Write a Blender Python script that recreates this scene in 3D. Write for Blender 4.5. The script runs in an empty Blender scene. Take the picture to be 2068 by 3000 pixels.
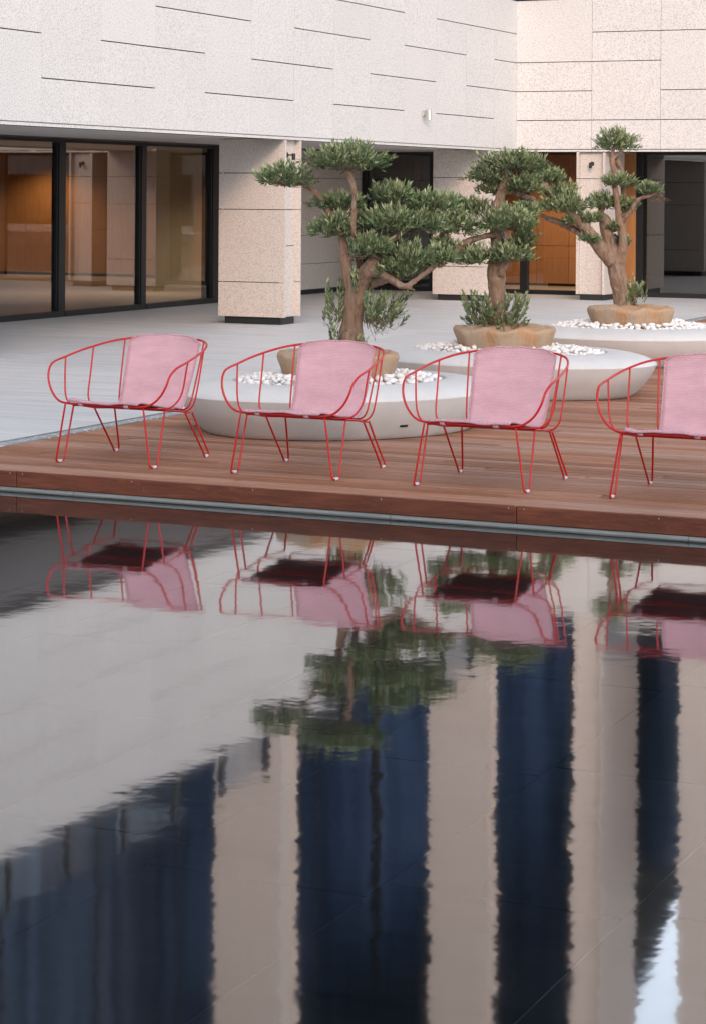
import bpy, math, random
import numpy as np
from mathutils import Vector, Matrix
R = math.radians
rnd = random.Random(7)
S = bpy.context.scene
COL = S.collection

# ---------------------------------------------------------------- camera, sky, sun, exposure
TH, ROLL, EYE, FPX, V0 = R(24.67), R(.38), 1.7, 6500.0, 560.1
cam = bpy.data.cameras.new("camera"); camo = bpy.data.objects.new("camera", cam); COL.objects.link(camo)
cam.sensor_fit = 'VERTICAL'; cam.sensor_height = 36; cam.lens = FPX / 3000 * 36
cam.shift_y = -(1500 - V0) / 3000
cam.clip_start = .1; cam.clip_end = 3000
camo.matrix_world = (Matrix.Translation((0, 0, EYE)) @ Matrix.Rotation(TH, 4, 'Z') @ Matrix.Rotation(R(90), 4, 'X')
                     @ Matrix.Rotation(ROLL, 4, 'Z'))
S.camera = camo
# light travels along LD (courtyard axes: x right along the far wall, y away along the left wall)
SUN_AZ, SUN_EL = R(152), R(24)         # azimuth of the sun, clockwise from +y
sun_dir = Vector((math.sin(SUN_AZ) * math.cos(SUN_EL), math.cos(SUN_AZ) * math.cos(SUN_EL), math.sin(SUN_EL)))
W = bpy.data.worlds.new("World"); S.world = W; W.use_nodes = True
wn, wl = W.node_tree.nodes, W.node_tree.links
wn.clear()
wo = wn.new('ShaderNodeOutputWorld'); bg = wn.new('ShaderNodeBackground'); sky = wn.new('ShaderNodeTexSky')
sky.sky_type = 'NISHITA'; sky.sun_disc = False; sky.sun_elevation = SUN_EL; sky.sun_rotation = SUN_AZ
sky.air_density = 1.0; sky.dust_density = .4; sky.ozone_density = 1.0
hs = wn.new('ShaderNodeHueSaturation'); hs.inputs['Saturation'].default_value = .36
wl.new(sky.outputs[0], hs.inputs['Color']); wl.new(hs.outputs[0], bg.inputs[0]); wl.new(bg.outputs[0], wo.inputs[0])
bg.inputs[1].default_value = .15
sun = bpy.data.lights.new("sun", 'SUN'); suno = bpy.data.objects.new("sun", sun); COL.objects.link(suno)
sun.energy = .55; sun.angle = R(14); sun.color = (1.0, .66, .46)
suno.rotation_euler = (-sun_dir).to_track_quat('-Z', 'Y').to_euler()
vs = S.view_settings
vs.view_transform = 'Standard'; vs.look = 'None'; vs.gamma = 1; vs.exposure = 1.66
try: vs.use_curve_mapping = False
except Exception: pass

# ---------------------------------------------------------------- pixel -> place
cR, sR, cT, sT = math.cos(ROLL), math.sin(ROLL), math.cos(TH), math.sin(TH)
def at(u, v, d):
    """photo pixel and distance along the view axis -> point"""
    du, dv = u - 1034, v - V0
    a, b = cR * du + sR * dv, -sR * du + cR * dv
    x, z = a / FPX * d, -b / FPX * d
    return Vector((x * cT - d * sT, x * sT + d * cT, EYE + z))

# ---------------------------------------------------------------- helpers
def link(o, parent=None):
    COL.objects.link(o)
    if parent: o.parent = parent
    return o
def tag(o, label=None, cat=None, group=None, kind=None):
    for k, v in (('label', label), ('category', cat), ('group', group), ('kind', kind)):
        if v: o[k] = v
    return o
def empty(name, loc=(0, 0, 0), rz=0):
    o = bpy.data.objects.new(name, None); o.location = loc; o.rotation_euler = (0, 0, rz); o.empty_display_size = .1
    return link(o)
class MB:
    def __init__(s): s.v = []; s.f = []; s.uv = None
    def box(s, x0, x1, y0, y1, z0, z1):
        n = len(s.v)
        s.v += [(x, y, z) for z in (z0, z1) for y in (y0, y1) for x in (x0, x1)]
        s.f += [tuple(n + i for i in q) for q in ((0, 2, 3, 1), (4, 5, 7, 6), (0, 1, 5, 4), (2, 6, 7, 3), (0, 4, 6, 2), (1, 3, 7, 5))]
        return s
    def bbox(s, x0, x1, y0, y1, z0, z1, b=.003):
        """box with its eight upright and top/bottom edges chamfered"""
        n = len(s.v); V = []
        for z, i in ((z0, b), (z0 + b, 0), (z1 - b, 0), (z1, b)):
            V += [(x0 + b, y0 + i, z), (x1 - b, y0 + i, z), (x1 - i, y0 + b, z), (x1 - i, y1 - b, z),
                  (x1 - b, y1 - i, z), (x0 + b, y1 - i, z), (x0 + i, y1 - b, z), (x0 + i, y0 + b, z)]
        s.v += V
        for k in range(3):
            for j in range(8):
                a, c = n + k * 8 + j, n + k * 8 + (j + 1) % 8
                s.f.append((a, c, c + 8, a + 8))
        s.f.append(tuple(n + j for j in range(7, -1, -1))); s.f.append(tuple(n + 24 + j for j in range(8)))
        return s
    def tube(s, pts, rad, seg=8, cap=True):
        pts = [Vector(p) for p in pts]; m = len(pts)
        if not hasattr(rad, '__len__'): rad = [rad] * m
        T = [(pts[min(i + 1, m - 1)] - pts[max(i - 1, 0)]).normalized() for i in range(m)]
        ref = Vector((0, 0, 1)) if abs(T[0].z) < .9 else Vector((1, 0, 0))
        N = (ref - T[0] * ref.dot(T[0])).normalized(); n0 = len(s.v)
        for i in range(m):
            N = (N - T[i] * N.dot(T[i])).normalized(); B = T[i].cross(N)
            for j in range(seg):
                a = 2 * math.pi * j / seg
                s.v.append(tuple(pts[i] + (N * math.cos(a) + B * math.sin(a)) * rad[i]))
        for i in range(m - 1):
            for j in range(seg):
                a, b = n0 + i * seg + j, n0 + i * seg + (j + 1) % seg
                s.f.append((a, b, b + seg, a + seg))
        if cap:
            s.f.append(tuple(n0 + j for j in range(seg - 1, -1, -1)))
            s.f.append(tuple(n0 + (m - 1) * seg + j for j in range(seg)))
        return s
    def mesh(s, name, mat, smooth=False):
        me = bpy.data.meshes.new(name); me.from_pydata(s.v, [], s.f)
        if mat: me.materials.append(mat)
        if smooth: me.polygons.foreach_set('use_smooth', [True] * len(me.polygons))
        me.update(); return me
    def build(s, name, mat, parent=None, smooth=False, loc=None):
        o = bpy.data.objects.new(name, s.mesh(name, mat, smooth))
        if loc: o.location = loc
        return link(o, parent)
def box(name, mat, parent, *a): return MB().box(*a).build(name, mat, parent)
def bbox(name, mat, parent, *a, b=.003): return MB().bbox(*a, b=b).build(name, mat, parent)
def catmull(P, n=6, closed=False):
    P = [Vector(p) for p in P]; out = []; m = len(P)
    for i in range(m if closed else m - 1):
        if closed: p0, p1, p2, p3 = (P[(i + k) % m] for k in (-1, 0, 1, 2))
        else: p0, p1, p2, p3 = P[max(i - 1, 0)], P[i], P[i + 1], P[min(i + 2, m - 1)]
        for k in range(n):
            t = k / n
            out.append(.5 * ((2 * p1) + (p2 - p0) * t + (2 * p0 - 5 * p1 + 4 * p2 - p3) * t * t + (3 * p1 - p0 - 3 * p2 + p3) * t ** 3))
    if not closed: out.append(P[-1])
    return out
def np_mesh(name, V, F4, mat, cols=None, smooth=False):
    me = bpy.data.meshes.new(name); V = np.asarray(V, np.float32); F4 = np.asarray(F4, np.int32)
    n, k = F4.shape
    me.vertices.add(len(V)); me.vertices.foreach_set('co', V.ravel())
    me.loops.add(n * k); me.loops.foreach_set('vertex_index', F4.ravel())
    me.polygons.add(n); me.polygons.foreach_set('loop_start', np.arange(0, n * k, k, dtype=np.int32))
    me.polygons.foreach_set('loop_total', np.full(n, k, np.int32))
    if smooth: me.polygons.foreach_set('use_smooth', np.ones(n, bool))
    if cols is not None:
        at_ = me.attributes.new('tone', 'FLOAT', 'POINT'); at_.data.foreach_set('value', np.asarray(cols, np.float32))
    me.materials.append(mat); me.update(); me.validate(); return me

# ---------------------------------------------------------------- materials
def mat(name, base=(.5, .5, .5), rough=.6, metal=0, spec=.5):
    m = bpy.data.materials.new(name); m.use_nodes = True
    b = m.node_tree.nodes['Principled BSDF']
    b.inputs['Base Color'].default_value = (*base, 1); b.inputs['Roughness'].default_value = rough
    b.inputs['Metallic'].default_value = metal; b.inputs['Specular IOR Level'].default_value = spec
    return m
class N:
    def __init__(s, m): s.m = m; s.n = m.node_tree.nodes; s.l = m.node_tree.links; s.b = s.n.get('Principled BSDF')
    def new(s, t, **k):
        x = s.n.new(t)
        for a, v in k.items(): setattr(x, a, v)
        return x
    def put(s, sock, v):
        if isinstance(v, bpy.types.NodeSocket): s.l.new(v, sock)
        elif v is not None:
            if hasattr(v, '__len__') and len(v) == 3 and sock.type == 'RGBA': v = (*v, 1)
            sock.default_value = v
    def pos(s, scale=(1, 1, 1), obj=False, rot=(0, 0, 0)):
        g = s.new('ShaderNodeTexCoord').outputs['Object'] if obj else s.new('ShaderNodeNewGeometry').outputs['Position']
        mp = s.new('ShaderNodeMapping'); s.l.new(g, mp.inputs[0]); mp.inputs['Scale'].default_value = scale; mp.inputs['Rotation'].default_value = rot
        return mp.outputs[0]
    def noise(s, vec, scale, detail=3, rough=.55, dist=0):
        t = s.new('ShaderNodeTexNoise'); s.put(t.inputs['Vector'], vec); t.inputs['Scale'].default_value = scale
        t.inputs['Detail'].default_value = detail; t.inputs['Roughness'].default_value = rough; t.inputs['Distortion'].default_value = dist
        return t.outputs['Fac']
    def voro(s, vec, scale, feature='F1', out='Distance'):
        t = s.new('ShaderNodeTexVoronoi', feature=feature); s.put(t.inputs['Vector'], vec); t.inputs['Scale'].default_value = scale
        return t.outputs[out]
    def ramp(s, fac, *stops):
        r = s.new('ShaderNodeValToRGB'); s.l.new(fac, r.inputs[0]); e = r.color_ramp.elements
        while len(e) < len(stops): e.new(.5)
        for i, (p, c) in enumerate(stops):
            e[i].position = p; e[i].color = (c, c, c, 1) if not hasattr(c, '__len__') else (*c, 1)
        return r.outputs[0]
    def mix(s, f, a, b, mode='MIX'):
        x = s.new('ShaderNodeMix', data_type='RGBA', blend_type=mode)
        s.put(x.inputs[0], f); s.put(x.inputs[6], a); s.put(x.inputs[7], b); return x.outputs[2]
    def math(s, op, a, b=None, c=None):
        x = s.new('ShaderNodeMath', operation=op)
        for i, v in enumerate((a, b, c)): s.put(x.inputs[i], v)
        return x.outputs[0]
    def rand(s): return s.new('ShaderNodeObjectInfo').outputs['Random']
    def add_vec(s, v, r, k=(37, 61, 17)):
        c = s.new('ShaderNodeCombineXYZ')
        for i in range(3): s.put(c.inputs[i], s.math('MULTIPLY', r, float(k[i])))
        a = s.new('ShaderNodeVectorMath', operation='ADD'); s.l.new(v, a.inputs[0]); s.l.new(c.outputs[0], a.inputs[1]); return a.outputs[0]
    def bump(s, h, strength=.3, dist=.01):
        x = s.new('ShaderNodeBump'); x.inputs['Strength'].default_value = strength; x.inputs['Distance'].default_value = dist
        s.l.new(h, x.inputs['Height']); s.l.new(x.outputs[0], s.b.inputs['Normal'])
    def color(s, c): s.put(s.b.inputs['Base Color'], c)
    def rough(s, c): s.put(s.b.inputs['Roughness'], c)

def m_granite(name, light, mid, dark, amount=1., fine=1.):
    m = mat(name, light, .75, 0, .3); n = N(m); p = n.add_vec(n.pos(), n.rand())
    sp = n.ramp(n.noise(p, 62 * fine, 2, .6), (.50, 0), (.62, 1))
    sp2 = n.ramp(n.voro(p, 85 * fine), (.10, 1), (.24, 0))
    big = n.ramp(n.noise(p, .8, 4), (.3, .97), (.7, 1.02))
    c = n.mix(n.math('MULTIPLY', sp, .75 * amount), light, mid)
    c = n.mix(n.math('MULTIPLY', sp2, .55 * amount), c, dark)
    c = n.mix(1, c, big, 'MULTIPLY')
    tone = n.math('ADD', n.math('MULTIPLY', n.rand(), .025), .985)
    c = n.mix(1, c, tone, 'MULTIPLY'); n.color(c)
    n.bump(n.noise(p, 70, 2), .25, .004); return m
M = {}
M['granite'] = m_granite('speckled granite', (.70, .68, .655), (.46, .445, .43), (.17, .16, .16), 1.15)
M['granite_col'] = m_granite('coarse speckled granite with warm light', (.65, .58, .525), (.41, .36, .325), (.11, .10, .095), 1.15, 1.2)  # same stone as the walls; pink of the warm light mixed into its colour
M['joint'] = mat('dark open joint', (.035, .025, .022), .9)
def f():
    m = mat('plaza stone', (.55, .55, .55), .55, 0, .4); n = N(m); p = n.add_vec(n.pos(), n.rand())
    st = n.noise(n.add_vec(n.pos((.35, 6, 1)), n.rand()), 2.2, 5, .6, .6)
    c = n.ramp(st, (.30, (.50, .50, .50)), (.5, (.62, .62, .62)), (.70, (.70, .705, .71)))
    sp = n.ramp(n.noise(p, 90, 2, .6), (.5, 0), (.62, 1)); c = n.mix(n.math('MULTIPLY', sp, .5), c, (.36, .355, .35))
    c = n.mix(1, c, n.ramp(n.noise(p, .35, 4), (.3, .92), (.7, 1.05)), 'MULTIPLY'); n.color(c)
    n.bump(n.noise(p, 90, 2), .15, .003); return m
M['plaza'] = f()
M['soffit'] = mat('soffit render', (.52, .51, .50), .8)
n = N(M['soffit']); n.color(n.ramp(n.noise(n.pos((1, .15, 1)), 3, 4), (.3, (.47, .46, .45)), (.7, (.55, .54, .53))))
M['frame'] = mat('anthracite frame', (.012, .013, .015), .38, 0, .5)
M['darkmetal'] = mat('dark plinth metal', (.045, .047, .05), .45, .6)
def f():
    m = mat('perforated dark soffit strip', (.02, .016, .013), .6); n = N(m); p = n.pos()
    d = n.voro(p, 40); n.color(n.ramp(d, (.3, (.008, .007, .006)), (.45, (.05, .038, .03)))); return m
M['perfdark'] = f()
def m_glass(name, tint, ior=1.5, boost=0.0):
    m = bpy.data.materials.new(name); m.use_nodes = True; n = N(m); n.n.clear()
    o = n.new('ShaderNodeOutputMaterial'); tr = n.new('ShaderNodeBsdfTransparent'); gl = n.new('ShaderNodeBsdfGlossy'); mx = n.new('ShaderNodeMixShader')
    tr.inputs[0].default_value = (*tint, 1); gl.inputs['Roughness'].default_value = .004
    fr = n.new('ShaderNodeFresnel'); fr.inputs[0].default_value = ior
    fac = n.math('MULTIPLY', n.math('ADD', fr.outputs[0], boost), n.math('SUBTRACT', 1.0, n.new('ShaderNodeNewGeometry').outputs['Backfacing']))
    n.l.new(fac, mx.inputs[0]); n.l.new(tr.outputs[0], mx.inputs[1]); n.l.new(gl.outputs[0], mx.inputs[2]); n.l.new(mx.outputs[0], o.inputs[0])
    return m
M['glass'] = m_glass('clear pane', (.90, .89, .86), 1.55, .14)
M['glass_grey'] = m_glass('grey pane', (.52, .60, .59), 1.5, .15)
M['glass_rail'] = m_glass('balustrade pane', (.80, .86, .92), 1.45, .02)
def f():
    m = mat('solar glass with painted sky blue', (.12, .22, .52), .28, 1, .8); n = N(m)
    v = n.noise(n.pos((1.5, 1.5, .10)), 1.8, 5, .7)
    n.color(n.ramp(v, (.33, (.024, .042, .070)), (.5, (.062, .098, .165)), (.72, (.115, .165, .265)))); return m
M['blueglass'] = f()  # blue of the reflected sky is put into the pane colour
def m_wood_in(name, a, b):
    m = mat(name, a, .42); n = N(m); p = n.add_vec(n.pos((9, 9, .35)), n.rand())
    c = n.ramp(n.noise(p, 6, 4, .65), (.3, a), (.7, b)); n.color(n.mix(1, c, n.math('ADD', n.math('MULTIPLY', n.rand(), .2), .9), 'MULTIPLY')); return m
M['wood_in'] = m_wood_in('oak veneer', (.36, .155, .055), (.48, .23, .09))
M['beige'] = mat('beige plaster', (.50, .45, .37), .7)
M['ceil_in'] = mat('ceiling', (.55, .50, .44), .8)
M['floor_in'] = mat('interior floor', (.34, .29, .25), .3)
M['darkroom'] = mat('dark interior', (.035, .034, .032), .6)
M['greyroom'] = mat('grey interior', (.13, .135, .13), .6)
M['copper'] = mat('copper door edge', (.25, .09, .04), .4, .5)
def f():
    m = mat('weathered hardwood', (.3, .18, .14), .55, 0, .35); n = N(m); r = n.rand()
    p = n.add_vec(n.pos((.55, 9, 9)), r)
    g = n.noise(p, 5, 5, .62, .4)
    a = n.ramp(g, (.25, (.225, .080, .036)), (.5, (.340, .140, .070)), (.75, (.43, .205, .115)))
    wv = n.noise(n.pos((.35, 1.6, 1)), 1.1, 4, .6)
    grey = n.ramp(n.math('ADD', n.math('MULTIPLY', wv, .75), n.math('MULTIPLY', r, .28)), (.42, 0), (.66, 1))
    b = n.ramp(g, (.25, (.21, .150, .125)), (.75, (.40, .310, .27)))
    c = n.mix(n.math('MULTIPLY', grey, .46), a, b)
    c = n.mix(1, c, n.ramp(r, (0, .74), (1, 1.22)), 'MULTIPLY')
    sc = n.ramp(n.noise(n.pos((5, 18, 5)), 1.7, 3, .7), (.70, 0), (.78, .45)); c = n.mix(sc, c, (.42, .36, .34))
    n.color(c); n.rough(n.ramp(g, (.3, .5), (.7, .68))); n.bump(g, .25, .003); return m
M['deck'] = f()
def f():
    m = mat('red brown edge board', (.16, .045, .022), .42, 0, .45); n = N(m); r = n.rand()
    p = n.add_vec(n.pos((.8, 4, 7)), r); g = n.noise(p, 4, 5, .65, 1.6)
    c = n.ramp(g, (.25, (.075, .016, .006)), (.5, (.135, .034, .013)), (.8, (.21, .062, .026)))
    c = n.mix(1, c, n.ramp(n.noise(n.pos((1, 1, 3)), 2.2, 3), (.3, .72), (.7, 1.2)), 'MULTIPLY')
    sp = n.ramp(n.noise(n.pos(), 55, 1), (.76, 0), (.80, .35)); c = n.mix(sp, c, (.3, .2, .16))
    n.color(c); n.bump(g, .2, .004); return m
M['edge'] = f()
M['under'] = mat('deck underside', (.012, .008, .006), .9)
M['alu'] = mat('brushed aluminium', (.40, .42, .41), .55, .15); n = N(M['alu'])
n.color(n.ramp(n.noise(n.pos((.6, 3, 40)), 6, 3), (.3, (.15, .158, .150)), (.7, (.29, .30, .285))))
M['steel'] = mat('screw steel', (.6, .6, .6), .35, .9)
def f():
    m = mat('perforated galvanised strip', (.36, .41, .43), .4, .5); n = N(m); v = n.pos((26, 26, 26), rot=(0, 0, R(45)))
    t = n.voro(v, 1.0); h = n.ramp(t, (.30, 0), (.36, 1))
    n.color(n.mix(h, (.85, .90, .92), (.40, .46, .49))); n.bump(h, .4, .004); return m
M['perf'] = f()
def f():
    m = mat('fine cast stone', (.66, .645, .615), .62, 0, .35); n = N(m); p = n.pos()
    c = n.ramp(n.noise(p, 3, 5, .6), (.3, (.585, .57, .55)), (.7, (.66, .65, .635)))
    n.color(n.mix(n.ramp(n.noise(p, 120, 2), (.5, 0), (.7, .25)), c, (.45, .43, .41))); n.bump(n.noise(p, 120, 2), .12, .003); return m
M['planter'] = f()
def f():
    m = mat('white marble pebble', (.8, .79, .77), .5, 0, .4); n = N(m); r = n.rand()
    c = n.ramp(r, (0, (.84, .83, .82)), (.6, (.80, .785, .765)), (.9, (.70, .655, .61)), (1, (.60, .54, .49)))
    n.color(n.mix(n.ramp(n.noise(n.pos(), 24, 3), (.5, 0), (.75, .35)), c, (.66, .60, .55))); return m
M['pebble'] = f()
def f():
    m = mat('burlap', (.45, .27, .14), .9, 0, .1); n = N(m); p = n.pos(obj=True)
    st = n.noise(n.pos((3, 3, 1.2), obj=True), 1.6, 4, .6)
    c = n.ramp(st, (.34, (.47, .375, .285)), (.52, (.50, .35, .235)), (.60, (.52, .29, .155)), (.78, (.56, .41, .29)))
    w = n.noise(n.pos((60, 60, 260), obj=True), 1, 2); w2 = n.noise(n.pos((260, 260, 60), obj=True), 1, 2)
    ww = n.math('ADD', w, w2); c = n.mix(n.ramp(ww, (.8, .35), (1.15, 0)), c, (.30, .19, .11)); n.color(c)
    fo = n.noise(n.pos((9, 9, 1.6), obj=True), 1.0, 4, .6, .8)
    n.bump(n.math('ADD', n.math('MULTIPLY', ww, .12), fo), .8, .05); return m
M['burlap'] = f()
def f():
    m = mat('olive bark', (.2, .13, .09), .85, 0, .2); n = N(m); p = n.pos((1, 1, .35), obj=True)
    g = n.noise(p, 22, 6, .68, .8); b = n.noise(n.pos(obj=True), 5, 4)
    c = n.ramp(g, (.28, (.070, .040, .026)), (.42, (.22, .145, .10)), (.72, (.38, .275, .205)))
    c = n.mix(n.ramp(b, (.45, 0), (.65, .55)), c, (.27, .155, .095))
    kn = n.ramp(n.noise(n.pos(obj=True), 9, 3, .7), (.30, .85), (.37, 0)); c = n.mix(kn, c, (.055, .030, .020)); n.color(c); n.bump(g, .9, .025); return m
M['bark'] = f()
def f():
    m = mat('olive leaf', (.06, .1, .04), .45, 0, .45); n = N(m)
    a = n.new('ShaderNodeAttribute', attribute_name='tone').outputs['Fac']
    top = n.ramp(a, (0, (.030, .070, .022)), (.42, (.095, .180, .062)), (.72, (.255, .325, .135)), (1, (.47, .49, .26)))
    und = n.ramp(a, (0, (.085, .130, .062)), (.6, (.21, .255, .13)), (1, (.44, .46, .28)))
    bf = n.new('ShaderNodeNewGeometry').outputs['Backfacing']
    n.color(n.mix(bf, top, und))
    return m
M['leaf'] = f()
M['deadleaf'] = mat('dry leaf', (.28, .13, .07), .8)
M['twig'] = mat('olive twig', (.17, .135, .085), .8)
def f():
    m = mat('red powder coat', (.50, .012, .014), .33, 0, .5); n = N(m)
    n.color(n.ramp(n.noise(n.pos(obj=True), 5, 3), (.3, (.48, .006, .008)), (.7, (.55, .009, .009)))); n.bump(n.noise(n.pos(obj=True), 500, 1), .05, .001); return m
M['red'] = f()
def f():
    m = mat('pink woven sling', (.6, .3, .35), .85, 0, .15); n = N(m)
    uv = n.new('ShaderNodeTexCoord').outputs['UV']; sp = n.new('ShaderNodeSeparateXYZ'); n.l.new(uv, sp.inputs[0])
    u, v = sp.outputs[0], sp.outputs[1]
    zig = n.math('PINGPONG', n.math('MULTIPLY', u, 38), .5)
    s_ = n.math('ADD', n.math('MULTIPLY', v, 118), n.math('MULTIPLY', zig, 2.4))
    st = n.math('FRACT', s_)
    th = n.math('SINE', n.math('MULTIPLY', u, 900.))
    f_ = n.math('ADD', n.ramp(st, (.38, 0), (.52, 1), (.9, 1), (1, 0)), n.math('MULTIPLY', th, .12))
    c = n.mix(n.math('MULTIPLY', f_, .92), (.48, .145, .185), (.80, .64, .67))
    big = n.ramp(n.noise(n.pos((1, 1, 2.5), obj=True), 7, 3), (.3, .90), (.7, 1.06)); n.color(n.mix(1, c, big, 'MULTIPLY'))
    n.bump(f_, .35, .002); return m
M['fabric'] = f()
def f():
    m = mat('sling hem', (.56, .24, .30), .85, 0, .15); n = N(m)
    n.color(n.ramp(n.noise(n.pos((1, 1, 1), obj=True), 260, 2), (.35, (.42, .14, .18)), (.65, (.70, .50, .54)))); return m
M['hem'] = f()
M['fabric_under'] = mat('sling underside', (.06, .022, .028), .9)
M['pad'] = mat('translucent foot pad', (.72, .66, .70), .4, 0, .5)
def f():
    m = mat('dark pool slate', (.03, .032, .034), .35, 0, .4); n = N(m); p = n.add_vec(n.pos((.5, 3.5, 1)), n.rand())
    g = n.noise(p, 2.4, 5, .6, .7)
    c = n.ramp(g, (.3, (.020, .022, .024)), (.6, (.040, .042, .043)), (.8, (.058, .060, .060)))
    n.color(n.mix(1, c, n.math('ADD', n.math('MULTIPLY', n.rand(), .5), .75), 'MULTIPLY')); return m
M['slate'] = f()
def f():
    m = mat('pale tile joint', (.35, .38, .37), .7); n = N(m)
    n.color(n.ramp(n.noise(n.pos(), 3, 3), (.36, (.10, .11, .11)), (.58, (.62, .68, .66)))); return m
M['grout'] = f()
def f():
    m = bpy.data.materials.new('still water'); m.use_nodes = True; n = N(m); n.n.clear()
    o = n.new('ShaderNodeOutputMaterial'); tr = n.new('ShaderNodeBsdfTransparent'); gl = n.new('ShaderNodeBsdfGlossy'); mx = n.new('ShaderNodeMixShader')
    tr.inputs[0].default_value = (.80, .87, .90, 1); gl.inputs['Roughness'].default_value = .042; gl.inputs[0].default_value = (.97, .98, 1, 1)
    a = n.noise(n.pos((1.0, 1.0, 1)), 7, 2, .5); b = n.noise(n.pos((1, 1, 1)), 1.3, 2, .5); c = n.noise(n.pos((1, 1, 1)), 26, 1, .5)
    calm = n.ramp(n.noise(n.pos((1, .8, 1)), .55, 2), (.35, .45), (.65, 1.0))
    h = n.math('ADD', n.math('MULTIPLY', n.math('ADD', n.math('MULTIPLY', a, .42), n.math('MULTIPLY', c, .06)), calm), n.math('MULTIPLY', b, .8))
    bp = n.new('ShaderNodeBump'); bp.inputs['Strength'].default_value = 1.0; bp.inputs['Distance'].default_value = .0013; n.l.new(h, bp.inputs['Height'])
    fr = n.new('ShaderNodeFresnel'); fr.inputs[0].default_value = 1.5
    for x in (fr, gl): n.l.new(bp.outputs[0], x.inputs['Normal'])
    n.l.new(n.math('ADD', fr.outputs[0], .18), mx.inputs[0]); n.l.new(tr.outputs[0], mx.inputs[1]); n.l.new(gl.outputs[0], mx.inputs[2]); n.l.new(mx.outputs[0], o.inputs[0]); return m
M['water'] = f()
M['lampblack'] = mat('black lamp housing', (.014, .014, .015), .45)
M['lampalu'] = mat('satin aluminium lamp', (.62, .60, .57), .28, .9)

# ================================================================ SETTING
DY = 11.30              # pool edge of the deck
WZ = -.125              # water level
STX = -8.20             # deck / strip boundary
XF, YF = -12.47, 33.38  # outer faces of the two facades
PITCH = 1.1772          # facade panel module
# ---- plaza (granite paving slabs on a bed)
plaza = box('plaza', M['joint'], None, -33, -8.35, 4, 60, -.12, -.034); tag(plaza, kind='structure')
xs = [-33, -28.6, -24.2, -20.0, -16.9, -14.6, XF, -10.4, -8.352]
for i in range(len(xs) - 1):
    y = 4 + (i % 2) * 2.1
    ys = [4] + [y + 5.3 * k for k in range(1, 11) if y + 5.3 * k < 59] + [60]
    for a, b in zip(ys[:-1], ys[1:]):
        box('slab', M['plaza'], plaza, xs[i] + .004, xs[i + 1] - .004, a + .004, b - .004, -.032, 0)
plaza_e = box('plaza_beyond_deck', M['joint'], None, -8.34, 14, 30.62, 60, -.12, -.034); tag(plaza_e, kind='structure')
for i, a in enumerate([-8.34, -5.2, -2.1, 1, 5, 9.5]):
    b = [-5.2, -2.1, 1, 5, 9.5, 14][i]
    for c, d in ((30.62, 35.9), (35.9, 42), (42, 60)): box('slab', M['plaza'], plaza_e, a + .0025, b - .0025, c + .0025, d - .0025, -.032, 0)
# ---- steel edge strip between plaza and deck
strip = empty('metal_edge_strip', (-8.27, 12, 0)); tag(strip, 'perforated galvanised metal strip between the grey plaza and the wooden deck', 'metal strip')
strip.location = (0, 0, 0)
for y0 in np.arange(DY - .02, 30.4, 2.4):
    y1 = min(y0 + 2.396, 30.6)
    box('perforated_channel', M['perf'], strip, -8.315, STX - .002, y0, y1, -.05, .004)
    box('upstand', M['alu'], strip, -8.348, -8.317, y0, y1, -.05, .007)
# ---- deck
deck = box('deck', M['under'], None, STX + .002, 6, DY + .03, 30.6, -.10, -.032); tag(deck, kind='structure')
um = MB().bbox(0, 1, 0, .1075, -.028, 0, b=.004).mesh('plank', M['deck'])
row, yy = 0, DY + .036
def plank(x0, x1, y):
    o = bpy.data.objects.new('plank', um); o.location = (x0, y, rnd.uniform(-.0008, .0008)); o.scale = (x1 - x0, 1, 1); link(o, deck)
while yy < 30.45:
    if row < 62:
        cut = STX + [1.18, 3.35, .42, 2.25, 4.30, 1.75, 3.9, 2.85][(row * 3) % 8] + rnd.uniform(-.12, .12)
        plank(STX, cut - .002, yy); plank(cut + .002, 6, yy)
    else: plank(STX, 6, yy)
    yy += .1225; row += 1
x = -7.406 - 3.199
while x < 6:                                        # upright edge boards with their screws
    a, b = max(x, STX - .1), min(x + 3.199, 6)
    if b > a + .1:
        e = bbox('edge_board', M['edge'], deck, a + .0015, b - .0015, DY, DY + .03, -.096, -.001, b=.004)
        for k in range(5):
            sx = x + (.045, .80, 1.6, 2.40, 3.155)[k]
            if a < sx < b:
                MB().tube([(sx, DY - .0015, -.014), (sx, DY + .004, -.014)], .0034, 8).build('screw', M['steel'], e)
    x += 3.199
x = STX - .1
k = 0
while x < 6:
    L = (1.31, 2.05, 1.7, 2.4)[k % 4]; k += 1
    mb = MB(); y0 = DY - .012
    prof = [(DY + .02, -.098), (DY - .010, -.098), (DY - .020, -.103), (DY - .022, -.112), (DY - .018, -.120), (DY - .006, -.128), (DY + .02, -.128)]
    for xx in (x + .0015, x + L - .0015): mb.v += [(xx, p, q) for p, q in prof]
    m_ = len(prof)
    mb.f += [(i, (i + 1) % m_, (i + 1) % m_ + m_, i + m_) for i in range(m_)] + [tuple(range(m_ - 1, -1, -1)), tuple(range(m_, 2 * m_))]
    mb.build('water_edge_trim', M['alu'], deck)
    x += L
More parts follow.
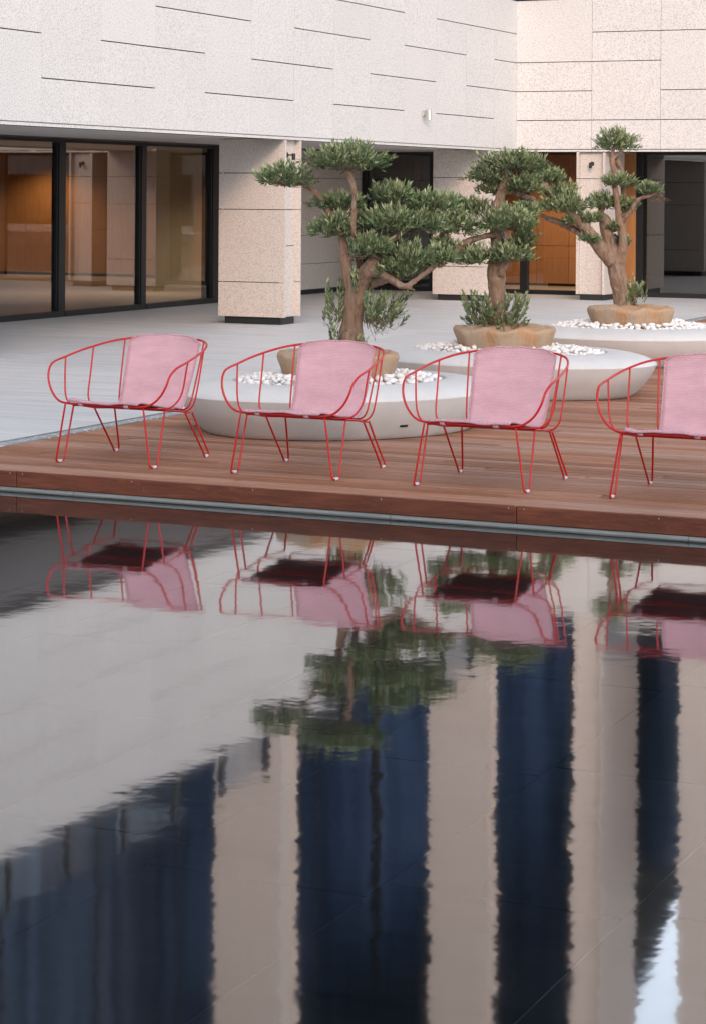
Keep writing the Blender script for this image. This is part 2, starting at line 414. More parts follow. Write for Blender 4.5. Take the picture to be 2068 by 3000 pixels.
# ---- pool
pool = MB().box(-8.9, 6, -4, DY + .02, -.30, -.208).build('pool_floor', M['grout']); tag(pool, kind='structure')
MB().box(-8.9, 6, DY + .021, DY + .06, -.30, -.13).build('pool_wall', M['slate'], pool)
MB().box(-8.95, -8.9, -4, DY, -.30, -.02).build('pool_wall', M['slate'], pool)
TW, TL = .6775, 1.372
off = {-3: 6.95, -2: 7.06, -1: 6.82, 0: 6.95, 1: 7.02}
tm = MB().box(.0042, TW - .0042, .0042, TL - .0042, -.206, -.200).mesh('tile', M['slate'])
for c in range(-10, 12):
    x0 = -2.45 + TW * (c - 0)
    y0 = off.get(c, 7 + rnd.uniform(-.6, .6))
    y0 -= TL * 8
    while y0 < DY:
        if y0 > -4:
            if y0 + TL > DY: MB().box(x0 + .0042, x0 + TW - .0042, y0 + .0042, DY - .01, -.206, -.2).build('tile', M['slate'], pool)
            else:
                o = bpy.data.objects.new('tile', tm); o.location = (x0, y0, 0); link(o, pool)
        y0 += TL
water = MB()
water.v = [(-8.9, -4, WZ), (6, -4, WZ), (6, DY + .019, WZ), (-8.9, DY + .019, WZ)]; water.f = [(0, 1, 2, 3)]
water = water.build('water', M['water']); tag(water, kind='structure')
ground = MB(); ground.v = [(-900, -900, -.36), (900, -900, -.36), (900, 900, -.36), (-900, 900, -.36)]; ground.f = [(0, 1, 2, 3)]
tag(ground.build('ground', M['plaza']), kind='structure')
paving = box('paving_by_pool', M['plaza'], None, -33, -8.952, -30, 3.99, -.2, 0); tag(paving, kind='structure')

# ================================================================ BUILDING
B = empty('stone_building', (XF, YF, 0))
B.location = (0, 0, 0)
tag(B, 'pale speckled granite courtyard building with glazed ground floor, columns and upper storeys', 'building')
LV = [2.385 + .4625 * i for i in range(6)]     # panel joint levels, 2.385 ... 4.6975
TOP = LV[5] + .055
G, T = .0062, .03
def wallbox(name, m, par, along, face, a0, a1, d0, d1, z0, z1, b=None):
    """along 'y': left facade (face = x); along 'x': far facade (face = y). d0..d1 = depth behind the face"""
    if along == 'y': a = (face - d1, face - d0, a0, a1, z0, z1)
    else: a = (a0, a1, face + d0, face + d1, z0, z1)
    return bbox(name, m, par, *a, b=b) if b else box(name, m, par, *a)
y_j = [19.443 + PITCH * k for k in range(-6, 12)] + [YF + .028]
facL = wallbox('fascia', M['joint'], B, 'y', XF, y_j[0], YF + .3, T + .001, .40, 2.36, TOP - .01)
for i in range(len(y_j) - 1):
    k = i - 6; a, b = y_j[i] + .0012, y_j[i + 1] - .0012
    lv = [LV[0]] + [LV[j] for j in range(1, 5) if k % 3 != (j + 1) % 3 or (k == 11 and j == 4)] + [TOP + .012]
    for z0, z1 in zip(lv[:-1], lv[1:]):
        wallbox('stone_panel', M['granite'], facL, 'y', XF, a, b, rnd.uniform(-.0006, .0006), T, z0 + G, z1 - G)
    wallbox('bottom_trim', M['granite'], facL, 'y', XF, a, b, 0, T, 2.348, LV[0] - G)
x_j = [XF + .0005, -11.205, -10.082, -8.95, -7.82, -6.69, -5.56, -4.43, -3.3]
facR = wallbox('fascia', M['joint'], B, 'x', YF, XF - .3, x_j[-1], T + .001, .40, 2.36, TOP - .01)
miss = [4, 2, 3, 4, 2, 3, 4, 2]
for i in range(len(x_j) - 1):
    a, b = x_j[i] + .0028, x_j[i + 1] - .0028
    lv = [LV[0]] + [LV[j] for j in range(1, 5) if j != miss[i]] + [TOP + .012]
    for z0, z1 in zip(lv[:-1], lv[1:]):
        wallbox('stone_panel', M['granite'], facR, 'x', YF, a, b, rnd.uniform(-.0006, .0006), T, z0 + G, z1 - G)
    wallbox('bottom_trim', M['granite'], facR, 'x', YF, a, b, 0, T, 2.348, LV[0] - G)
box('fascia', M['granite'], B, x_j[-1] + .002, 16, YF, YF + .4, 2.36, TOP + .012)
box('ground_floor_wall', M['frame'], B, -3.6, 16, 35.0, 35.2, 0, 2.43)
for x in (-4.4, 2.7, 9.8): box('column', M['granite_col'], B, x, x + .47, YF + .401, YF + .99, 0, 2.371)
# soffit of the arcade
sof = box('soffit', M['soffit'], B, -15.16, XF - T, 10, YF + .39, 2.362, 2.44)
box('vent_strip', M['perfdark'], sof, -15.88, -15.165, 10, 34.98, 2.366, 2.44)
box('soffit', M['soffit'], B, -15.16, 16, YF + .40, 34.7, 2.372, 2.44)
# ground floor columns: front slab, rear slab, recessed web between
def column(par, z0, z1, ox, oy, turn, levels, matc, depth=.94, plinth=True):
    """local: x = depth behind the courtyard face (0..depth), y = across (0..0.47)"""
    c = empty('column'); c.parent = par
    def put(name, m, x0, x1, y0, y1, za, zb, parent=c):
        if turn: a = (ox + y0, ox + y1, oy + x0, oy + x1, za, zb)
        else: a = (ox - x1, ox - x0, oy + y0, oy + y1, za, zb)
        return box(name, m, parent, *a)
    put('core', M['joint'], .10, depth - .05, .042, .43, z0 + .01, z1)
    zz = [z0] + levels + [z1]
    for za, zb in zip(zz[:-1], zz[1:]):
        put('stone_panel', matc, 0, depth, 0, .04, za + (.005 if za > z0 else 0), zb - .005)
        put('stone_panel', matc, 0, depth, .435, .47, za + (.005 if za > z0 else 0), zb - .005)
    zz = [z0] + [l - .4625 for l in levels[1:]] + ([levels[-1]] if levels else []) + [z1]
    for za, zb in zip(zz[:-1], zz[1:]):
        put('stone_panel', matc, .08, .099, .0405, .4345, za + (.005 if za > z0 else 0), zb - .005)
        put('stone_panel', matc, depth - .049, depth - .02, .0405, .4345, za + .002, zb - .003)
    if plinth: put('plinth', M['darkmetal'], .07, depth - .07, .045, .425, 0, z0 - .001)
    return c
CL = [.535, 1.46, 1.9225]
column(B, .095, 2.36, XF, 25.10, False, CL, M['granite_col'])
column(B, .095, 2.36, XF, 32.20, False, CL, M['granite_col'])
column(B, .095, 2.36, -11.45, YF, True, [.9975, 1.9225], M['granite_col'], depth=1.0)
column(B, .095, 2.36, XF, 18.03, False, CL, M['granite_col'])
# upper pilasters standing on the fascia line
UPZ = 14.0
ul = [6.5, 8.4, 10.3, 12.2]
for y in (18.03, 25.10, 32.20): column(B, TOP + .02, UPZ, XF, y, False, ul, M['granite_col'], plinth=False)
column(B, TOP + .02, UPZ, -11.45, YF, True, ul, M['granite_col'], depth=1.9, plinth=False)
for i, x in enumerate((-9.72, -4.9)):
    for za, zb in zip([TOP + .02] + ul, ul + [UPZ]):
        box('stone_panel', M['granite_col'], B, x, x + 1.9 * (1 - i * .5), YF, YF + 1.0, za, zb - .006)
# terrace, upper glazing, roof
box('terrace', M['soffit'], B, -16.6, XF - .02, 10, 36.4, 4.40, TOP - .012)
box('terrace', M['soffit'], B, XF - .019, -2, YF + .02, 36.4, 4.40, TOP - .012)
def glazed(along, face, a0, a1, z0, z1, step):
    fr = empty('upper_glazing'); fr.parent = B
    a = a0
    while a < a1 - .05:
        b = min(a + step, a1)
        for za, zb in ((z0, z1),):
            wallbox('pane', M['blueglass'], fr, along, face, a + .03, b - .03, .02, .04, za + .05, zb - .05)
        wallbox('mullion', M['frame'], fr, along, face, a - .03, a + .03, 0, .08, z0, z1)
        a = b
    wallbox('backing', M['darkroom'], fr, along, face, a0 - .3, a1 + .2, .09, .2, z0, z1 - .01)
    for za in (z0, z1 - .05): wallbox('rail', M['frame'], fr, along, face, a0 + .031, a1, .005, .075, za, za + .1)
glazed('y', -16.0, 10, 36.0, TOP, 14.0, 2.36)
glazed('x', 36.0, -15.95, -11.6, TOP, 14.0, 1.78)
glazed('x', 36.0, -11.6, -2, TOP, 9.35, 1.72)
gb = MB(); pg = [(-11.8, 9.2), (-2, 9.2), (-2, 9.6), (-10.30, 9.6), (-10.62, 9.95), (-11.35, 11.9), (-11.8, 14)]
for yy_ in (36.22, 36.5): gb.v += [(a, yy_, b) for a, b in pg]
m_ = len(pg); gb.f = [tuple(range(m_)), tuple(range(2 * m_ - 1, m_ - 1, -1))] + [(i, i + m_, (i + 1) % m_ + m_, (i + 1) % m_) for i in range(m_)]
gb.build('gable_wall', M['darkroom'], B)
box('roof_slab', M['soffit'], B, -30, XF + .3, 10, 38, UPZ + .002, UPZ + .4)
box('roof_slab', M['soffit'], B, XF + .301, -11.5, YF - .3, 38, UPZ + .002, UPZ + .4)
# ---- left ground floor glazing (x = -15.9)
GX = -15.9
wl_ = empty('sliding_window'); wl_.parent = B
mul = [(14.30, 14.50), (16.48, 16.68), (18.66, 18.86), (20.76, 20.96), (22.94, 23.16), (25.12, 25.335), (27.30, 27.485), (29.43, 29.76)]
for i, (a, b) in enumerate(mul):
    wallbox('mullion', M['frame'], wl_, 'y', GX + .05, a + .05, b, 0, .12, .0, 2.365)
    wallbox('mullion_cap', M['frame'], wl_, 'y', GX + .035, a + .012, a + .046, 0, .05, .08, 2.33)
for (a, b), (c, d) in zip(mul[:-1], mul[1:]):
    wallbox('pane', M['glass'], wl_, 'y', GX, b + .002, c + .01, 0, .012, .07, 2.33)
    wallbox('sill', M['frame'], wl_, 'y', GX + .06, b + .001, c + .049, 0, .12, .001, .075)
    wallbox('head', M['frame'], wl_, 'y', GX + .06, b + .001, c + .049, 0, .12, 2.325, 2.364)
# stone wall past the glazing
sw = wallbox('back_wall', M['joint'], B, 'y', GX, 29.77, 35.2, .031, .3, .0, 2.43)
for a, b, z in ((29.78, 31.0, .97), (31.0, 32.17, 1.44), (32.17, 33.36, .97), (33.36, 34.6, 1.44), (34.6, 35.0, .97)):
    zz = [.075, .5, z, 1.91, 2.365]
    for za, zb in zip(zz[:-1], zz[1:]): wallbox('stone_panel', M['granite_col'], sw, 'y', GX, a + .001, b - .001, 0, T, za + .004, zb - .004)
wallbox('plinth', M['darkmetal'], sw, 'y', GX - .01, 29.78, 34.98, 0, .02, .001, .07)
# ---- far ground floor glazing (y = 35)
GY = 35.0
wr = empty('sliding_window'); wr.parent = B
mx = [(-15.88, -15.80), (-14.62, -14.56), (-12.975, -12.85), (-11.20, -11.13), (-10.955, -10.85), (-8.6, -8.5), (-6.2, -6.1), (-3.8, -3.7)]
for a, b in mx: wallbox('mullion', M['frame'], wr, 'x', GY - .05, a, b, 0, .12, 0, 2.365)
for (a, b), (c, d) in zip(mx[:-1], mx[1:]):
    gm = M['glass'] if -14.6 < b < -11.0 else M['glass_grey']
    wallbox('pane', gm, wr, 'x', GY, b + .002, c - .002, 0, .012, .07, 2.33)
    wallbox('sill', M['frame'], wr, 'x', GY - .06, b + .001, c - .001, 0, .12, .001, .072)
    wallbox('head', M['frame'], wr, 'x', GY - .06, b + .001, c - .001, 0, .12, 2.33, 2.368)
wallbox('oak_jamb', M['wood_in'], wr, 'x', GY - .075, -11.175, -10.957, 0, .02, .02, 2.364)
wallbox('dark_door', M['frame'], wr, 'x', GY + .3, -15.85, -14.58, 0, .05, .02, 2.36)
wallbox('door_edge', M['copper'], wr, 'x', GY + .24, -15.02, -14.96, 0, .05, .1, 2.3)
# ---- rooms behind the glass
rooms = empty('interior'); rooms.parent = B
box('ceiling', M['ceil_in'], rooms, -33, -15.91, 10, 38, 2.446, 2.6)
box('floor', M['floor_in'], rooms, -33, -16.03, 10, 38, .001, .006)
box('end_wall', M['beige'], rooms, -33.1, -33, 10, 38, 0, 2.6)
box('end_wall', M['beige'], rooms, -33, -15.5, 9.9, 10, 0, 2.6)
x = -32.9
wwl = box('wood_wall', M['joint'], rooms, -33, -19.25, 37.32, 37.4, 0, 2.445)
while x < -19.4:
    b = min(x + .617, -19.26); box('wood_panel', M['wood_in'], wwl, x + .004, b - .004, 37.29, 37.318, .06, 2.444); x += .617
box('partition', M['beige'], rooms, -19.22, -16.25, 33.65, 33.80, 0, 2.445)
box('partition', M['beige'], rooms, -19.22, -19.05, 33.801, 37.28, 0, 2.445)
box('skirting', M['ceil_in'], rooms, -19.0, -16.26, 33.62, 33.648, .007, .12)
box('ceiling', M['ceil_in'], rooms, -15.905, -2, 35.01, 44, 2.446, 2.6)
box('floor', M['floor_in'], rooms, -16.02, -2, 35.13, 44, .001, .006)
wwr = box('wood_wall', M['joint'], rooms, -14.45, -11.95, 38.12, 38.2, 0, 2.445)
x = -14.44
while x < -12.0:
    b = min(x + .62, -11.95); box('wood_panel', M['wood_in'], wwr, x + .004, b - .004, 38.09, 38.118, .05, .73); box('wood_panel', M['wood_in'], wwr, x + .004, b - .004, 38.09, 38.118, .738, 2.444); x += .62
box('dark_partition', M['darkroom'], rooms, -15.9, -14.46, 37.0, 37.1, 0, 2.445)
box('dark_partition', M['darkroom'], rooms, -14.56, -14.46, 35.13, 36.99, 0, 2.445)
box('dark_partition', M['darkroom'], rooms, -16.3, -15.91, 35.21, 37.1, 0, 2.445)
box('side_wall', M['wood_in'], rooms, -11.94, -11.86, 36.2, 38.2, .007, 2.445)
box('grey_wall', M['greyroom'], rooms, -33, -2, 43.9, 44, 0, 2.445)
box('ceiling', M['ceil_in'], rooms, -33, -15.906, 38.01, 44, 2.446, 2.6)
box('floor', M['floor_in'], rooms, -33, -16.03, 38.01, 44, .001, .006)
box('end_wall', M['greyroom'], rooms, -33.1, -33, 38.01, 44, 0, 2.6)
box('grey_wall', M['darkroom'], rooms, -2.1, -2, 35.2, 43.9, 0, 2.445)
M['lampglow'] = bpy.data.materials.new('lamp disc'); M['lampglow'].use_nodes = True
_n = N(M['lampglow']); _n.b.inputs['Emission Color'].default_value = (1, .8, .55, 1); _n.b.inputs['Emission Strength'].default_value = 1.5
def downlight(x, y, energy, label):
    t = empty('downlight', (x, y, 2.44)); tag(t, label, 'ceiling lamp', 'lit ceiling lamps behind the glass')
    MB().tube([(0, 0, -.020), (0, 0, .004)], .075, 20, False).build('ring', M['ceil_in'], t, True)
    MB().tube([(0, 0, -.008), (0, 0, -.005)], .06, 20).build('lens', M['lampglow'], t, True)
    l = bpy.data.lights.new('downlight_bulb', 'SPOT'); l.energy = energy * .6; l.color = (1, .74, .48); l.spot_size = R(140); l.spot_blend = .8; l.shadow_soft_size = .06
    o = bpy.data.objects.new('bulb', l); o.location = (0, 0, -.02); link(o, t)
downlight(-23.6, 36.5, 90, 'lit ceiling lamp washing the oak wall, behind the left glazing')
downlight(-26.4, 36.3, 60, 'lit ceiling lamp farthest left before the oak wall')
downlight(-20.6, 36.0, 60, 'lit ceiling lamp between the oak wall and the beige partition')
downlight(-18.2, 31.6, 150, 'added ceiling lamp brightening the beige partition')  # made-up lamp, put in to brighten the dark partition
downlight(-20.5, 30.0, 60, 'lit ceiling lamp over the middle of the left room')
downlight(-13.2, 37.0, 170, 'lit ceiling lamp before the oak wall behind the middle tree')
sofa = empty('sofa', (-10.1, 38.3, 0)); tag(sofa, 'dark rounded sofa seen dimly through the right-hand grey window', 'sofa')
sofa.location = (0, 0, 0)
bbox('seat', M['darkroom'], sofa, -10.35, -8.6, 37.6, 38.4, .012, .42, b=.05)
bbox('backrest', M['darkroom'], sofa, -10.35, -8.6, 38.41, 38.62, .012, .95, b=.06)
# ---- opposite wing of the courtyard, behind the viewer (seen only mirrored in glass)
OB = empty('opposite_building', (0, 0, 0)); tag(OB, 'opposite granite wing of the courtyard, seen only as a reflection in the glass', 'building')
box('fascia', M['granite'], OB, -40, 60, -18.6, -18, 2.4, 17)
box('glazing', M['frame'], OB, -40, 60, -21.6, -21.5, 0, 16.9)
box('roof', M['soffit'], OB, -40, 60, -21.499, -18.601, 2.45, 2.7)
for x in np.arange(-37, 60, 5.9): box('column', M['granite_col'], OB, x, x + .5, -18.9, -18.0, -.2, 2.399)
# ---- balustrade on the terrace edge
bal = empty('glass_balustrade', (0, 0, 0)); tag(bal, 'glass balustrade with dark posts along the top of the left stone fascia', 'balustrade')
y = 19.17 - 1.16 * 6
while y < 33:
    if not any(abs(y - c) < .0 for c in ()):
        box('post', M['frame'], bal, XF - .19, XF - .12, y - .035, y + .035, TOP - .01, 5.44)
        box('pane', M['glass_rail'], bal, XF - .165, XF - .15, y + .06, y + 1.10, TOP + .06, 5.40)
    y += 1.16
bal2 = empty('glass_balustrade', (0, 0, 0)); tag(bal2, 'glass balustrade with dark posts along the top of the far facing stone fascia', 'balustrade')
x = -12.2
while x < -3.5:
    box('post', M['frame'], bal2, x - .035, x + .035, YF + .12, YF + .19, TOP - .01, 5.44)
    box('pane', M['glass_rail'], bal2, x + .06, x + 1.10, YF + .15, YF + .165, TOP + .06, 5.40)
    x += 1.16
# ---- wall lamps
def cyl_lamp(name, label, m, wall, axis, arm, z0, z1, r, plate='disc'):
    """wall = point on the wall at lamp mid height, axis = unit vector out of the wall"""
    t = empty(name, (0, 0, 0)); tag(t, label, 'wall lamp')
    w = Vector(wall); a = Vector(axis)
    if plate == 'disc': MB().tube([w + a * .001, w + a * .014], .034, 20).build('back_plate', m, t, True)
    else:
        s_ = Vector((-a.y, a.x, 0)); p0 = w - s_ * .03 + a * .001; p1 = w + s_ * .03 + a * .02
        bbox('back_plate', m, t, min(p0.x, p1.x), max(p0.x, p1.x), min(p0.y, p1.y), max(p0.y, p1.y), w.z - .01, w.z + .075, b=.003)
    MB().tube([w + a * .012, w + a * (arm - r * .5)], .009, 10).build('arm', m, t, True)
    c = w + a * arm; zs = [z0, z0 + .004, z1 - .004, z1]
    MB().tube([(c.x, c.y, z) for z in zs], [r - .004, r, r, r - .004], 20).build('housing', m, t)
    return t
cyl_lamp('wall_lamp', 'small black cylinder spotlight in the recess of the nearest granite column', M['lampblack'], (XF - .08, 25.30, 2.155), (1, 0, 0), .10, 2.09, 2.175, .024)
cyl_lamp('wall_lamp', 'small black spotlight on the granite column behind the farthest olive tree', M['lampblack'], (-11.215, YF + .08, 2.16), (0, -1, 0), .09, 2.085, 2.175, .026)
cyl_lamp('wall_lamp', 'satin aluminium cylinder lamp on the upper left granite wall', M['lampalu'], (XF, 29.55, 2.80), (1, 0, 0), .085, 2.73, 2.885, .045, 'plate')

# ================================================================ PLANTERS
PC = [dict(c=at(997, 1000, 15.9), a=.93, b=1.20, r=-.62), dict(c=at(1490, 1000, 18.95), a=1.31, b=.93, r=-.13), dict(c=at(1850, 930, 22.5), a=1.22, b=1.12, r=0.2)]
PLAB = ['low oval cast stone planter nearest the chairs, holding the closest olive tree', 'low oval cast stone planter in the middle of the row of three', 'low oval cast stone planter farthest back, at the right edge']
profs = [[(.645, .20), (.66, .30), (.668, .352), (.682, .363), (.75, .366), (.85, .352), (.93, .328), (.975, .302), (.993, .286), (1.0, .274)],
         [(1.0, .274), (.996, .262), (.978, .215), (.945, .150), (.90, .085), (.86, .035), (.83, .008), (.80, .003), (.60, .002)]]
profs = [[(p.x, p.y) for p in catmull([(a, b, 0) for a, b in q], 3)] for q in profs]
for k, p in enumerate(PC):
    p['c'].z = 0; NS = 96; mb = MB()
    for prof in profs:
        n0 = len(mb.v)
        for rr, z in prof:
            for j in range(NS):
                a = 2 * math.pi * j / NS
                mb.v.append((p['a'] * rr * math.cos(a), p['b'] * rr * math.sin(a), z))
        for i in range(len(prof) - 1):
            for j in range(NS):
                a, b = n0 + i * NS + j, n0 + i * NS + (j + 1) % NS; mb.f.append((b, a, a + NS, b + NS))
    o = empty('planter', p['c'], p['r']); tag(o, PLAB[k], 'planter', 'cast stone planters on the deck')
    bowl = mb.build('bowl', M['planter'], o, True)
    fill = MB(); fill.v = [(p['a'] * .652 * math.cos(2 * math.pi * j / 48), p['b'] * .652 * math.sin(2 * math.pi * j / 48), .27) for j in range(48)]; fill.f = [tuple(range(48))]
    fill.build('gravel_bed', M['pebble'], o)
    if k == 0:
        inv = Matrix.Rotation(-p['r'], 3, 'Z')
        # drain slot low on the side that faces the chairs
        q = inv @ (at(1176, 1274.5, 15.2) - p['c']); ang = math.atan2(q.y / p['b'], q.x / p['a'])
        rr, z = .905, .098; cpt = Vector((p['a'] * rr * math.cos(ang), p['b'] * rr * math.sin(ang), z))
        tn = Vector((-p['a'] * math.sin(ang), p['b'] * math.cos(ang), 0)).normalized(); nn = Vector((tn.y, -tn.x, -.55)).normalized(); up = nn.cross(tn)
        s_ = MB()
        for d in (-.03, .006):
            s_.v += [tuple(cpt + tn * sx * .031 + up * sz * .0085 + nn * d) for sx, sz in ((-1, -1), (1, -1), (1, 1), (-1, 1))]
        s_.f = [(4, 5, 6, 7), (0, 1, 5, 4), (1, 2, 6, 5), (2, 3, 7, 6), (3, 0, 4, 7)]
        s_.build('drain_slot', M['frame'], o)

# pebbles: six shapes, the most visible 300 as single stones, the rest one mass per planter
def pebble_mesh(seed):
    r = np.random.default_rng(seed); import bmesh
    bm = bmesh.new(); bmesh.ops.create_icosphere(bm, subdivisions=2, radius=1)
    k = [r.normal(size=3) for _ in range(7)]; amp = r.uniform(.05, .16, 7)
    for v in bm.verts:
        d = np.array(v.co); s_ = 1 + sum(a * math.tanh(2.2 * float(d @ q)) for a, q in zip(amp, k)) * .8
        v.co = Vector(d * s_ * np.array([1, r.uniform(.75, .8), .62]))
    me = bpy.data.meshes.new('pebble'); bm.to_mesh(me); bm.free(); me.materials.append(M['pebble'])
    me.polygons.foreach_set('use_smooth', [True] * len(me.polygons)); return me
PM = [pebble_mesh(i) for i in range(7)]
GRP = ['white pebbles round the nearest olive tree', 'white pebbles round the middle olive tree', 'white pebbles round the farthest olive tree']
PBL = ['white rounded pebble filling the planter nearest the chairs', 'white rounded pebble filling the middle planter', 'white rounded pebble filling the farthest planter']
view = Vector((-sT, cT, 0))
for k, p in enumerate(PC):
    cand = []; pr = random.Random(50 + k)
    for layer in range(2):
        for _ in range(2600):
            a = pr.uniform(0, 2 * math.pi); rr = math.sqrt(pr.uniform(.0, .645 ** 2))
            x, y = p['a'] * rr * math.cos(a), p['b'] * rr * math.sin(a); s_ = pr.uniform(.018, .036)
            q = Matrix.Rotation(p['r'], 3, 'Z') @ Vector((x, y, 0))
            if q.length < .37: continue
            edge = 1 - rr / .65
            z = .305 + layer * .038 + min(edge, .25) * .16 + pr.uniform(-.006, .01)
            if all((x - c[0]) ** 2 + (y - c[1]) ** 2 > ((s_ + c[3]) * .80) ** 2 or c[5] != layer for c in cand): cand.append((x, y, z, s_, q.dot(view), layer))
    cand.sort(key=lambda c: (c[4] > .1, -c[5], -c[3]))
    keep = [140, 95, 65][k]
    mass = []
    for i, c in enumerate(cand):
        q = p['c'] + Matrix.Rotation(p['r'], 3, 'Z') @ Vector((c[0], c[1], 0)); q.z = c[2]
        rot = (pr.uniform(-.5, .5), pr.uniform(-.5, .5), pr.uniform(0, 6.3)); me = PM[pr.randrange(7)]
        if i < keep:
            o = bpy.data.objects.new('pebble', me); o.location = q; o.rotation_euler = rot; o.scale = (c[3],) * 3
            tag(link(o), PBL[k], 'pebble', GRP[k])
        else: mass.append((q, rot, c[3], me))
    V, F = [], []
    from mathutils import Euler
    for q, rot, s_, me in mass:
        mtx = Matrix.LocRotScale(q, Euler(rot), (s_,) * 3); n0 = len(V)
        V += [tuple(mtx @ v.co) for v in me.vertices]; F += [tuple(n0 + i for i in f.vertices) for f in me.polygons]
    me = np_mesh('pebbles', V, F, M['pebble'], smooth=True)
    o = link(bpy.data.objects.new('pebbles', me)); tag(o, ['remaining white pebbles in the planter nearest the chairs', 'remaining white pebbles in the middle planter', 'remaining white pebbles in the farthest planter'][k], 'pebbles', kind='stuff')

# ================================================================ OLIVE TREES
def smooth_noise(v, s, seed):
    return (math.sin(v[0] * s + seed) + math.sin(v[1] * s * 1.13 + 2 * seed + 1.7) + math.sin(v[2] * s * .91 + 3 * seed) +
            .6 * math.sin((v[0] + v[2]) * s * 2.1 + seed) + .5 * math.sin((v[1] - v[2]) * s * 2.7)) / 4
def wood_mesh(name, limbs, origin):
    mb = MB()
    for pts, rad in limbs:
        P = catmull(pts, 5); n = len(pts); rr = []
        for i in range(len(P)):
            t = min(i / 5, n - 1); j = min(int(t), n - 2); rr.append(rad[j] + (rad[j + 1] - rad[j]) * (t - j))
        mb.tube(P, rr, 12)
    me0 = mb.mesh('tmp', None); o = bpy.data.objects.new('tmp', me0); COL.objects.link(o)
    m1 = o.modifiers.new('r', 'REMESH'); m1.mode = 'VOXEL'; m1.voxel_size = .011
    m2 = o.modifiers.new('s', 'SMOOTH'); m2.factor = .5; m2.iterations = 4
    dg = bpy.context.evaluated_depsgraph_get(); ev = o.evaluated_get(dg); me = bpy.data.meshes.new_from_object(ev)
    bpy.data.objects.remove(o)
    me.name = name
    seed = rnd.uniform(0, 9)
    nrm = [v.normal.copy() for v in me.vertices]
    for v, nn in zip(me.vertices, nrm):
        c = v.co
        d = .009 * smooth_noise(c, 24, seed) + .006 * smooth_noise((c.x * 2.2, c.y * 2.2, c.z * .6), 48, seed + 1) + .012 * max(0, smooth_noise(c, 41, seed + 4) - .45)
        v.co = c + nn * d - origin
    me.materials.clear(); me.materials.append(M['bark'])
    me.polygons.foreach_set('use_smooth', [True] * len(me.polygons)); me.update(); return me
def sprigs(nr, tips, dirs, length, nleaf, leaf_len, leaf_w, spread=.75, up=.35, shade=None):
    """leaf pairs along short shoots; returns verts, quads, tones and shoot segments"""
    m = len(tips); V, F, C, seg = [], [], [], []
    dirs = dirs / np.linalg.norm(dirs, axis=1, keepdims=True)
    base = tips - dirs * length[:, None]
    t = np.tile(np.linspace(.25, 1.0, nleaf), (m, 1)) + nr.normal(size=(m, nleaf)) * .03
    pos = base[:, None, :] + dirs[:, None, :] * (t * length[:, None])[:, :, None]
    pos = pos.reshape(-1, 3); d = np.repeat(dirs, nleaf, axis=0); k = len(pos)
    side = nr.normal(size=(k, 3)); side -= d * (side * d).sum(1, keepdims=True); side /= np.linalg.norm(side, axis=1, keepdims=True) + 1e-9
    sp = spread * (1.15 - .75 * t.reshape(-1, 1)) * nr.uniform(.7, 1.3, (k, 1))
    ld = d + side * sp + np.array([0, 0, up]) * nr.uniform(.3, 1.2, (k, 1)); ld /= np.linalg.norm(ld, axis=1, keepdims=True)
    L = leaf_len * nr.uniform(.65, 1.2, (k, 1)); Wd = leaf_w * nr.uniform(.8, 1.2, (k, 1))
    wv = np.cross(ld, nr.normal(size=(k, 3)) * .8 + np.cross(ld, np.array([0, 0, 1.0])) * 0 + np.array([0, 0, .9])); wv /= np.linalg.norm(wv, axis=1, keepdims=True) + 1e-9
    nv = np.cross(wv, ld)
    nv *= np.sign(nv[:, 2:3] + 1e-6)
    p0 = pos; p1 = pos + ld * L * .45 + wv * Wd * .5 - nv * L * .02; p2 = pos + ld * L; p3 = pos + ld * L * .45 - wv * Wd * .5 - nv * L * .02; pm = pos + ld * L * .5 - nv * Wd * .12
    V = np.stack([p0, p1, p2, p3], 1).reshape(-1, 3)
    F = np.arange(k * 4).reshape(-1, 4)
    flip = (np.cross(p1 - p0, p3 - p0)[:, 2] < 0); F[flip] = F[flip][:, ::-1]
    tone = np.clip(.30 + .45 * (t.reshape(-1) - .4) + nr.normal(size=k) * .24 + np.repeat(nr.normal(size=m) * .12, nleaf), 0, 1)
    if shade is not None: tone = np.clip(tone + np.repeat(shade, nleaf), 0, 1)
    return V, F, np.repeat(tone, 4), np.stack([base, tips], 1)
TREES = []
